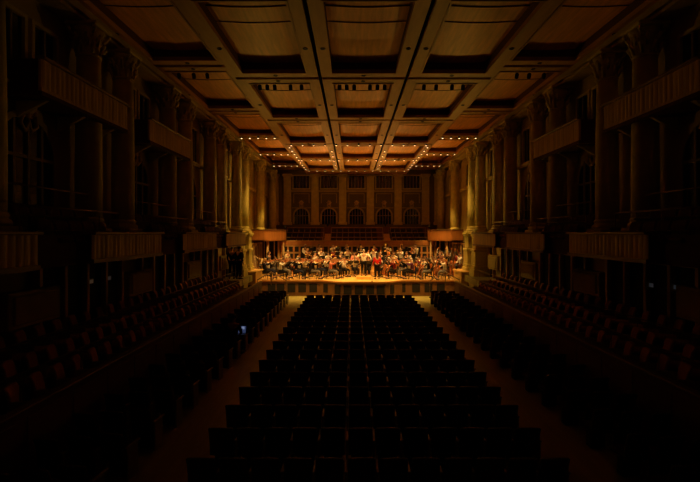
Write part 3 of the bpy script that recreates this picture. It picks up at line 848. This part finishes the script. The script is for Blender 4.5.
protos = {}
PS = 1.16
def person(kind, long_hair, loc, rz, shirt, trous, skin, hair, label, group):
    key = (kind, long_hair)
    if key not in protos: protos[key] = person_proto(kind, long_hair)
    b = place(protos[key], loc, rz); b.scale = (PS,)*3
    ids = [c for c in COL.objects if False]
    # b's children: prototype's own or the copies
    kids = KIDS_OF(b)
    def setm(o, m):
        o.material_slots[0].link = 'OBJECT'; o.material_slots[0].material = m
    setm(b, SKIN[skin])
    for c in kids:
        n = c.name.split('.')[0]
        if n == 'shirt': setm(c, CL[shirt])
        elif n == 'trousers': setm(c, CL[trous])
        elif n == 'hair': setm(c, HAIR[hair][1])
    tag(b, label, 'person', group)
    return b
# copy_tree must record the children of its copies for person()
def copy_tree(o, loc, rz=0.0, mats=None):
    c = o.copy(); COL.objects.link(c); c.parent = None
    c.location = loc; c.rotation_euler = (0,0,rz); L = []
    for ch in KIDS_OF(o):
        d = ch.copy(); COL.objects.link(d); d.parent = c; L.append(d)
        for g in KIDS_OF(ch):
            e = g.copy(); COL.objects.link(e); e.parent = d
    KIDS[c.name] = L
    return c

# instruments ---------------------------------------------------------------
def fiddle(scale):
    """violin family body lying along +Y, front towards +Z"""
    m = MB(); pr = [(0,.035),(.02,.075),(.06,.098),(.11,.09),(.15,.066),(.19,.06),(.23,.068),(.28,.08),(.32,.07),(.35,.03)]
    out = [(x,y) for y,x in pr]+[(-x,y) for y,x in reversed(pr)]
    m.prism(out, 0, .035)
    m.prism([(x*.9,y*.96+.007) for x,y in out], .035, .042)
    m.box(-.012,.30,.036,.012,.58,.052,1); m.tube([(0,.56,.045),(0,.60,.04),(0,.61,.025)], .012, 6); m.box(-.02,.17,.042,.02,.175,.068,1)
    m.box(-.014,.06,.045,.014,.15,.056,1)
    for x in (-.006,-.002,.002,.006): m.tube([(x*2,.1,.058),(x*2,.17,.07),(x,.58,.056)], .0012, 3, 2)
    m.xf(Matrix.Scale(scale, 4)); return m
def aim(m, a, b, up=(0,0,1), start=0):
    """map local +Y from a towards b"""
    A, B = Vector(a), Vector(b); y = (B-A).normalized(); z = Vector(up); z = (z-y*z.dot(y)).normalized(); x = y.cross(z)
    T = Matrix((( x.x,y.x,z.x,A.x),(x.y,y.y,z.y,A.y),(x.z,y.z,z.z,A.z),(0,0,0,1)))
    m.xf(T, start); return m
def bow(a, b):
    m = MB(); A, B = Vector(a), Vector(b); u = Vector((0,0,.02))
    m.tube([A,B], .006, 5); m.tube([A-u,B-u], .003, 4, 1); m.tube([A,A-u], .008, 4); m.tube([B,B-u], .006, 4)
    return m
INST = {}; BOW = {}
def inst_proto(k):
    if k == 'violin':
        e = aim(fiddle(1.0), (-.02,.13,1.155), (-.19,.50,1.13), (.3,.1,1)).build('violin', [M['varnish'],M['ebony'],M['silver']])
        BOW[k] = bow((.22,.38,1.13),(-.30,.30,1.28)).build('bow', [M['ebony'],M['paper']])
    elif k == 'viola':
        e = aim(fiddle(1.15), (-.02,.13,1.15), (-.21,.56,1.12), (.3,.1,1)).build('viola', [M['varnish'],M['ebony'],M['silver']])
        BOW[k] = bow((.22,.38,1.12),(-.32,.32,1.28)).build('bow', [M['ebony'],M['paper']])
    elif k == 'cello':
        e = aim(fiddle(2.1), (.0,.46,.20), (-.09,.22,1.30), (0,1,.2)).build('cello', [M['varnish'],M['ebony'],M['silver']])
        MB().tube([(0,.46,.2),(.0,.52,.0)], .008, 5).build('endpin', M['silver'], e)
        BOW[k] = bow((.30,.48,.70),(-.34,.50,.78)).build('bow', [M['ebony'],M['paper']])
    elif k == 'double_bass':
        e = aim(fiddle(3.0), (-.05,.45,.16), (-.22,.28,1.86), (0,1,.1)).build('double_bass', [M['varnish'],M['ebony'],M['silver']])
        BOW[k] = bow((.34,.58,.95),(-.36,.60,1.02)).build('bow', [M['ebony'],M['paper']])
    elif k in ('clarinet','oboe'):
        m = MB().tube([(0,.15,1.22),(0,.24,1.12),(0,.5,.76),(0,.56,.68)], [.007,.013,.015,.032], 8)
        for t in range(6): m.ball((.0,.26+.04*t+.01,1.1-.055*t+.012), .008, 5, 4, 1)
        e = m.build(k, [M['ebony'],M['silver']])
    elif k == 'flute':
        e = MB().tube([(-.06,.165,1.215),(.3,.2,1.19),(.55,.22,1.17)], .011, 7).build('flute', M['silver'])
    elif k == 'bassoon':
        m = MB().tube([(.16,.3,.45),(.02,.34,1.0),(-.12,.38,1.52)], [.035,.03,.025], 8); m.tube([(0,.15,1.22),(.03,.22,1.25),(.05,.32,1.1)], .005, 5, 1)
        e = m.build('bassoon', [M['varnish'],M['silver']])
    elif k == 'trumpet':
        m = MB().tube([(0,.16,1.215),(0,.5,1.2),(0,.60,1.195),(0,.66,1.19)], [.008,.012,.03,.06], 10)
        m.tube([(0,.25,1.2),(0,.25,1.1),(0,.45,1.1),(0,.45,1.19)], .011, 6)
        for t in range(3): m.tube([(0,.31+.03*t,1.08),(0,.31+.03*t,1.25)], .01, 6)
        e = m.build('trumpet', M['brass'])
    elif k == 'trombone':
        m = MB().tube([(.03,.16,1.22),(.03,.95,1.1),(.03,.97,1.06),(.03,.9,1.05),(.03,.3,1.14)], .009, 6)
        m.tube([(-.04,.0,1.24),(-.04,.35,1.2),(-.04,.5,1.17),(-.04,.58,1.16)], [.012,.02,.05,.1], 10)
        e = m.build('trombone', M['brass'])
    elif k == 'french_horn':
        m = MB(); c = Vector((.02,.26,1.0)); m.tube([c+Vector((.13*cos(a),.02*sin(3*a),.13*sin(a))) for a in [i*PI/8 for i in range(30)]], .013, 6)
        m.tube([(.12,.26,.95),(.2,.2,.88),(.26,.12,.84)], [.02,.06,.14], 12); m.tube([(0,.16,1.22),(.0,.25,1.13)], .006, 5)
        e = m.build('french_horn', M['brass'])
    elif k == 'tuba':
        m = MB().tube([(.1,.25,.6),(.12,.27,1.0),(.14,.27,1.35),(.15,.27,1.45)], [.07,.1,.16,.23], 14)
        m.tube([(.1,.25,.62),(0,.26,.52),(-.12,.26,.62),(-.12,.26,1.05),(-.02,.24,1.15),(0,.18,1.2)], [.07,.06,.05,.035,.02,.012], 8)
        e = m.build('tuba', M['brass'])
    return e
def instrument(k, loc, rz, label, grp):
    if k not in INST: INST[k] = inst_proto(k)
    e = place(INST[k], loc, rz); e.scale = (PS,)*3; tag(e, label, k.replace('_',' '), grp)
    if k in BOW: b = place(BOW[k], loc, rz); b.scale = (PS,)*3; tag(b, 'thin bow of the '+label.replace(' held by the musician',','), 'bow', 'bows of the string players')
    return e
# orchestra chair and music stand
def chair_mesh():
    m = MB(); m.rbox(-.21,-.2,.43,.21,.22,.48,.02); m.rbox(-.2,-.26,.62,.2,-.22,.86,.015)
    for x in (-.18,.18):
        m.tube([(x,-.18,.44),(x,-.25,0)], .012, 5); m.tube([(x,.19,.44),(x,.22,0)], .012, 5); m.tube([(x,-.18,.44),(x,-.24,.8)], .012, 5)
    return m.build('orchestra_chair', CL['black'])
def stand_mesh():
    e = MB().tube([(0,0,.0),(0,0,.98)], .012, 6)
    for a in (.5,2.6,4.7): e.tube([(0,0,.18),(.26*cos(a),.26*sin(a),.0)], .01, 5)
    o = e.build('music_stand', M['blackmetal'])
    d = MB(); d.rbox(-.25,-.01,-.16,.25,.01,.16,.006); d.box(-.25,-.05,-.16,.25,0,-.14); d.xf(Matrix.Translation((0,0,1.02)) @ Matrix.Rotation(-.7,4,'X')); dk = d.build('desk', M['blackmetal'], o)
    d = MB(); d.box(-.21,-.022,-.13,-.005,-.012,.15); d.box(.005,-.022,-.13,.21,-.012,.15); d.xf(Matrix.Translation((0,0,1.02)) @ Matrix.Rotation(-.7,4,'X')); d.build('sheet_music', M['paper'], dk)
    return o
chairP = chair_mesh(); standP = stand_mesh()
CX, CY = .45, 35.1
def face(x, y, tx=CX, ty=CY): return math.atan2(ty-y, tx-x)-PI/2
palette = ['black','black','black','black','black','navy','white','white','cream','brown','maroon','grey','black','blue','grey','olive','purple','pink','brown','orange']
def musician(kind, inst, x, y, z, where, shirt=None, trous=None, hair=None, lh=None, skin=None, stand=True, rz=None):
    shirt = shirt or random.choice(palette); trous = trous or random.choice(['black','black','black','navy','grey','brown'])
    hair = random.choice([0,0,1,1,2,3]) if hair is None else hair
    lh = (random.random() < .35) if lh is None else lh
    skin = random.choice([0,0,0,1,1,2]) if skin is None else skin
    a = face(x, y) if rz is None else rz
    who = {'violin':'violinist','viola':'viola player','cello':'cellist','double_bass':'bass player'}.get(inst, (inst or 'musician').replace('_',' ')+' player')
    person(kind, lh, (x,y,z), a, shirt, trous, skin, hair, '%s in %s shirt, %s' % (who, shirt, where), 'orchestra musicians on the stage')
    if kind != 'bass':
        c = place(chairP, (x,y,z), a); c.scale = (PS,)*3; tag(c, 'black chair under the %s %s' % (who, where), 'chair', 'orchestra chairs')
    if inst: instrument(inst, (x,y,z), a, '%s held by the musician %s' % (inst.replace('_',' '), where), inst.replace('_',' ')+'s in the orchestra')
    if stand:
        dx, dy = -sin(a), cos(a)
        s_ = place(standP, (x+dx*.85, y+dy*.85, z), a); s_.scale = (PS,)*3; tag(s_, 'music stand of the %s %s' % (who, where), 'music stand', 'music stands of the orchestra')
front = {}
OX, OY = .35, 35.0
rings = [(2.45,4,176,8,'innermost ring'),(3.75,-2,40,4,'second ring'),(5.0,-3,36,4,'third ring'),(6.2,-4,31,4,'fourth ring'),(7.4,-3,27,4,'outermost ring')]
ov = {('r',0,0):('black',), ('r',0,1):('red',)}
sh_l = {0:['pink','black','white','cream','black','grey','black','maroon'],1:['black','cream','brown','white'],2:['black','white','cream','maroon'],3:['white','grey','black','navy'],4:['navy','white','grey','black']}
sh_r = {1:['purple','cream','black','orange'],2:['black','white','maroon','cream'],3:['white','black','brown','grey'],4:['white','maroon','black','navy']}
for ri, (rad_, a0, a1, n_, rn_) in enumerate(rings):
    if ri == 0:
        for i in range(n_):
            th = R(180-(a0+(a1-a0)*i/(n_-1))); x, y = OX+rad_*cos(th), OY+rad_*sin(th)
            k = 'violin' if i < 4 else ('viola' if i < 6 else 'cello')
            musician('cello' if k == 'cello' else 'violin', k, x, y, ST, '%s from the left in innermost string ring' % o_(i+1), sh_l[0][i], trous='black' if i else 'grey', stand=(i%2==0))
        continue
    for sd_, s in (('left',-1),('right',1)):
        for i in range(n_):
            th = R(a0+(a1-a0)*i/(n_-1)); x, y = OX+s*rad_*cos(th), OY+rad_*sin(th)
            if s < 0: k = 'violin'
            elif ri == 4: k = 'double_bass'
            else: k = 'cello' if ri in (2,3) and i < 3 else 'viola'
            pose = {'violin':'violin','viola':'violin','cello':'cello','double_bass':'bass'}[k]
            musician(pose, k, x, y, ST, '%s from stage edge, %s side, %s' % (o_(i+1), sd_, rn_), (sh_l if s < 0 else sh_r)[ri][i], stand=(i%2==0))
winds = [(37.9,0,6,2.6,'first wind row',['flute','flute','oboe','oboe','clarinet','clarinet']),
         (38.8,.3,8,3.9,'second wind row',['french_horn','french_horn','clarinet','clarinet','bassoon','bassoon','oboe','clarinet']),
         (39.7,.6,9,4.6,'third wind row',['french_horn','french_horn','french_horn','trumpet','trumpet','trumpet','trombone','trombone','bassoon']),
         (40.6,.9,9,4.9,'rearmost row',[None,'clarinet','trumpet','trumpet','trombone','trombone','tuba','bassoon','flute'])]
wsh = [['cream','white','white','black','brown','white'],['cream','white','black','pink','white','black','cream','black'],['brown','white','maroon','cream','black','white','orange','white','black'],['white','brown','cream','black','white','maroon','cream','black','white']]
for ri, (y, dz, n_, hw, rn_, ins) in enumerate(winds):
    for i in range(n_):
        x = .3-hw+2*hw*i/(n_-1); k = ins[i]
        pose = 'trumpet' if k in ('trumpet','trombone','flute') else ('wind' if k else 'listen')
        musician(pose, k, x, y, ST+dz+(0.0 if ri == 0 else 0), '%s from the left in the %s' % (o_(i+1), rn_), wsh[ri][i], stand=(i%2==0))
# conductor and standing people
person('conduct', False, (CX,35.1,ST+.22), 0, 'white', 'black', 0, 2, 'conductor in white shirt with raised arms on the podium', None)
o = MB().tube([(.32,.46,1.49),(.26,.75,1.62)], [.006,.002], 5).build('baton', M['paper']); o.scale = (PS,)*3; o.location = (CX,35.1,ST+.22); tag(o, "thin pale baton in the conductor's raised hand", 'baton')
person('stand', True, (1.45,34.75,ST), .2, 'red', 'black', 0, 1, 'person in bright red jacket standing beside the conductor', None)
s_ = place(standP, (CX,35.95,ST), PI); tag(s_, "wide black music stand facing the conductor's podium", 'music stand', 'music stands of the orchestra')
for i, (x, y, c, h) in enumerate(((-7.9,28.6,'black',0),(-7.65,29.4,'navy',1),(-7.42,28.4,'black',0))):
    person('stand', False, (x,y,1.85), (0,.8,-.7)[i], c, 'black', 1, h, 'dark figure standing %s beside the left stage column' % ['closest to the wall','behind the other two','closest to the stalls'][i], 'people waiting beside the left column')
# timpani
for i in range(3):
    m = MB().lathe([(.05,.25),(.18,.32),(.30,.5),(.33,.72),(.34,.78)], n=20)
    m.lathe([(.345,.76),(.35,.79),(.345,.81),(.0,.81)], n=20, mi=1)
    for a in range(3): m.tube([(.3*cos(a*2.1),.3*sin(a*2.1),.6),(.26*cos(a*2.1),.26*sin(a*2.1),0)], .015, 5, 2)
    o = m.build('timpani', [M['copper'],M['drumskin'],M['blackmetal']]); o.location = (-6.3+.78*i*1.0,38.6+.45*i,ST)
    tag(o, 'copper kettle drum at the back left, %s from the left column' % o_(i+1), 'timpani', 'kettle drums at the back of the orchestra')
person('stand', False, (-6.0,39.6,ST), face(-6.0,39.6), 'cream', 'black', 1, 2, 'timpanist in cream shirt standing behind kettle drums', None)
person('stand', True, (-7.2,37.3,ST), face(-7.2,37.3), 'grey', 'black', 0, 1, 'person in grey top standing under the left gallery', None)
person('stand', False, (7.0,37.7,ST), face(7.0,37.7), 'maroon', 'black', 1, 0, 'person in maroon top standing under the right gallery', None)
# grand harp at left
m = MB().tube([(0,0,.1),(0,.1,1.0),(0,.18,1.7)], [.06,.045,.05], 8); m.tube([(0,.18,1.7),(0,-.1,1.55),(0,-.35,1.42),(0,-.55,1.5)], .04, 7)
m.tube([(0,-.55,1.5),(0,-.3,.7),(0,-.05,.12)], [.05,.1,.14], 8); m.rbox(-.2,-.25,0,.2,.15,.12,.02)
for i in range(14): t = i/13; m.tube([(0,.1-.55*t,1.62-.15*t),(0,.02-.45*t,.3+.95*t)], .003, 3, 1)
o = m.build('harp', [M['gold'],M['silver']]); o.location = (-7.95,36.1,ST); o.rotation_euler.z = 1.2; tag(o, 'gilded concert harp near the left stage column', 'harp')
# small black monitor at the lip of the stage
m = MB().tube([(0,0,0),(0,0,.42)], .012, 6); m.lathe([(.1,0),(.1,.02)], n=12); m.tube([(0,0,.42),(0,.06,.5)], .018, 6)
o = m.build('microphone_stand', M['blackmetal']); o.location = (1.0,33.15,ST); tag(o, 'small black microphone stand on the lip of the stage', 'microphone')
# technician with laptop
person('laptop', False, (-4.93,17.42,.0), -.12, 'black', 'black', 1, 0, 'person in dark clothes sitting in the left stalls behind a glowing laptop', None)
lt = empty('laptop', (-4.80,17.92,.74), 0); tag(lt, 'open laptop with blue glowing screen in the dark left stalls', 'laptop')
MB().rbox(-.2,-.14,0,.2,.14,.018,.005).build('keyboard_base', M['blackmetal'], lt)
m = MB().rbox(-.2,-.006,0,.2,.006,.30,.004); m.xf(Matrix.Translation((0,.14,.015)) @ Matrix.Rotation(-.35,4,'X')); m.build('lid', M['blackmetal'], lt)
m = MB().box(-.185,-.009,.015,.185,-.0065,.285); m.box(-.14,-.0105,.17,-.04,-.0095,.26,1); m.box(.02,-.0105,.16,.13,-.0095,.27,1)
m.xf(Matrix.Translation((0,.14,.015)) @ Matrix.Rotation(-.35,4,'X')); m.build('screen', [M['screen'],M['screenw']], lt)

# ------------------------------------------------------------------ camera, world, view
cd = bpy.data.cameras.new('camera'); cam = bpy.data.objects.new('camera', cd); COL.objects.link(cam)
cam.location = (CAMX, 0, CAMZ); cam.rotation_euler = (PI/2, 0, 0)
cd.sensor_width = 36; cd.lens = 460/700*36; cd.shift_x = -2.2/700; cd.shift_y = -8/700; cd.clip_end = 200
S.camera = cam
wd = bpy.data.worlds.new('world'); wd.use_nodes = True; wd.node_tree.nodes['Background'].inputs[0].default_value = (.001,.001,.001,1); S.world = wd
S.view_settings.view_transform = 'Standard'; S.view_settings.look = 'None'; S.view_settings.exposure = 0; S.view_settings.gamma = 1
S.view_settings.use_curve_mapping = False
c = S.cycles
c.use_denoising = True; c.max_bounces = 8; c.diffuse_bounces = 6; c.glossy_bounces = 4; c.sample_clamp_indirect = 4; c.caustics_reflective = False; c.caustics_refractive = False
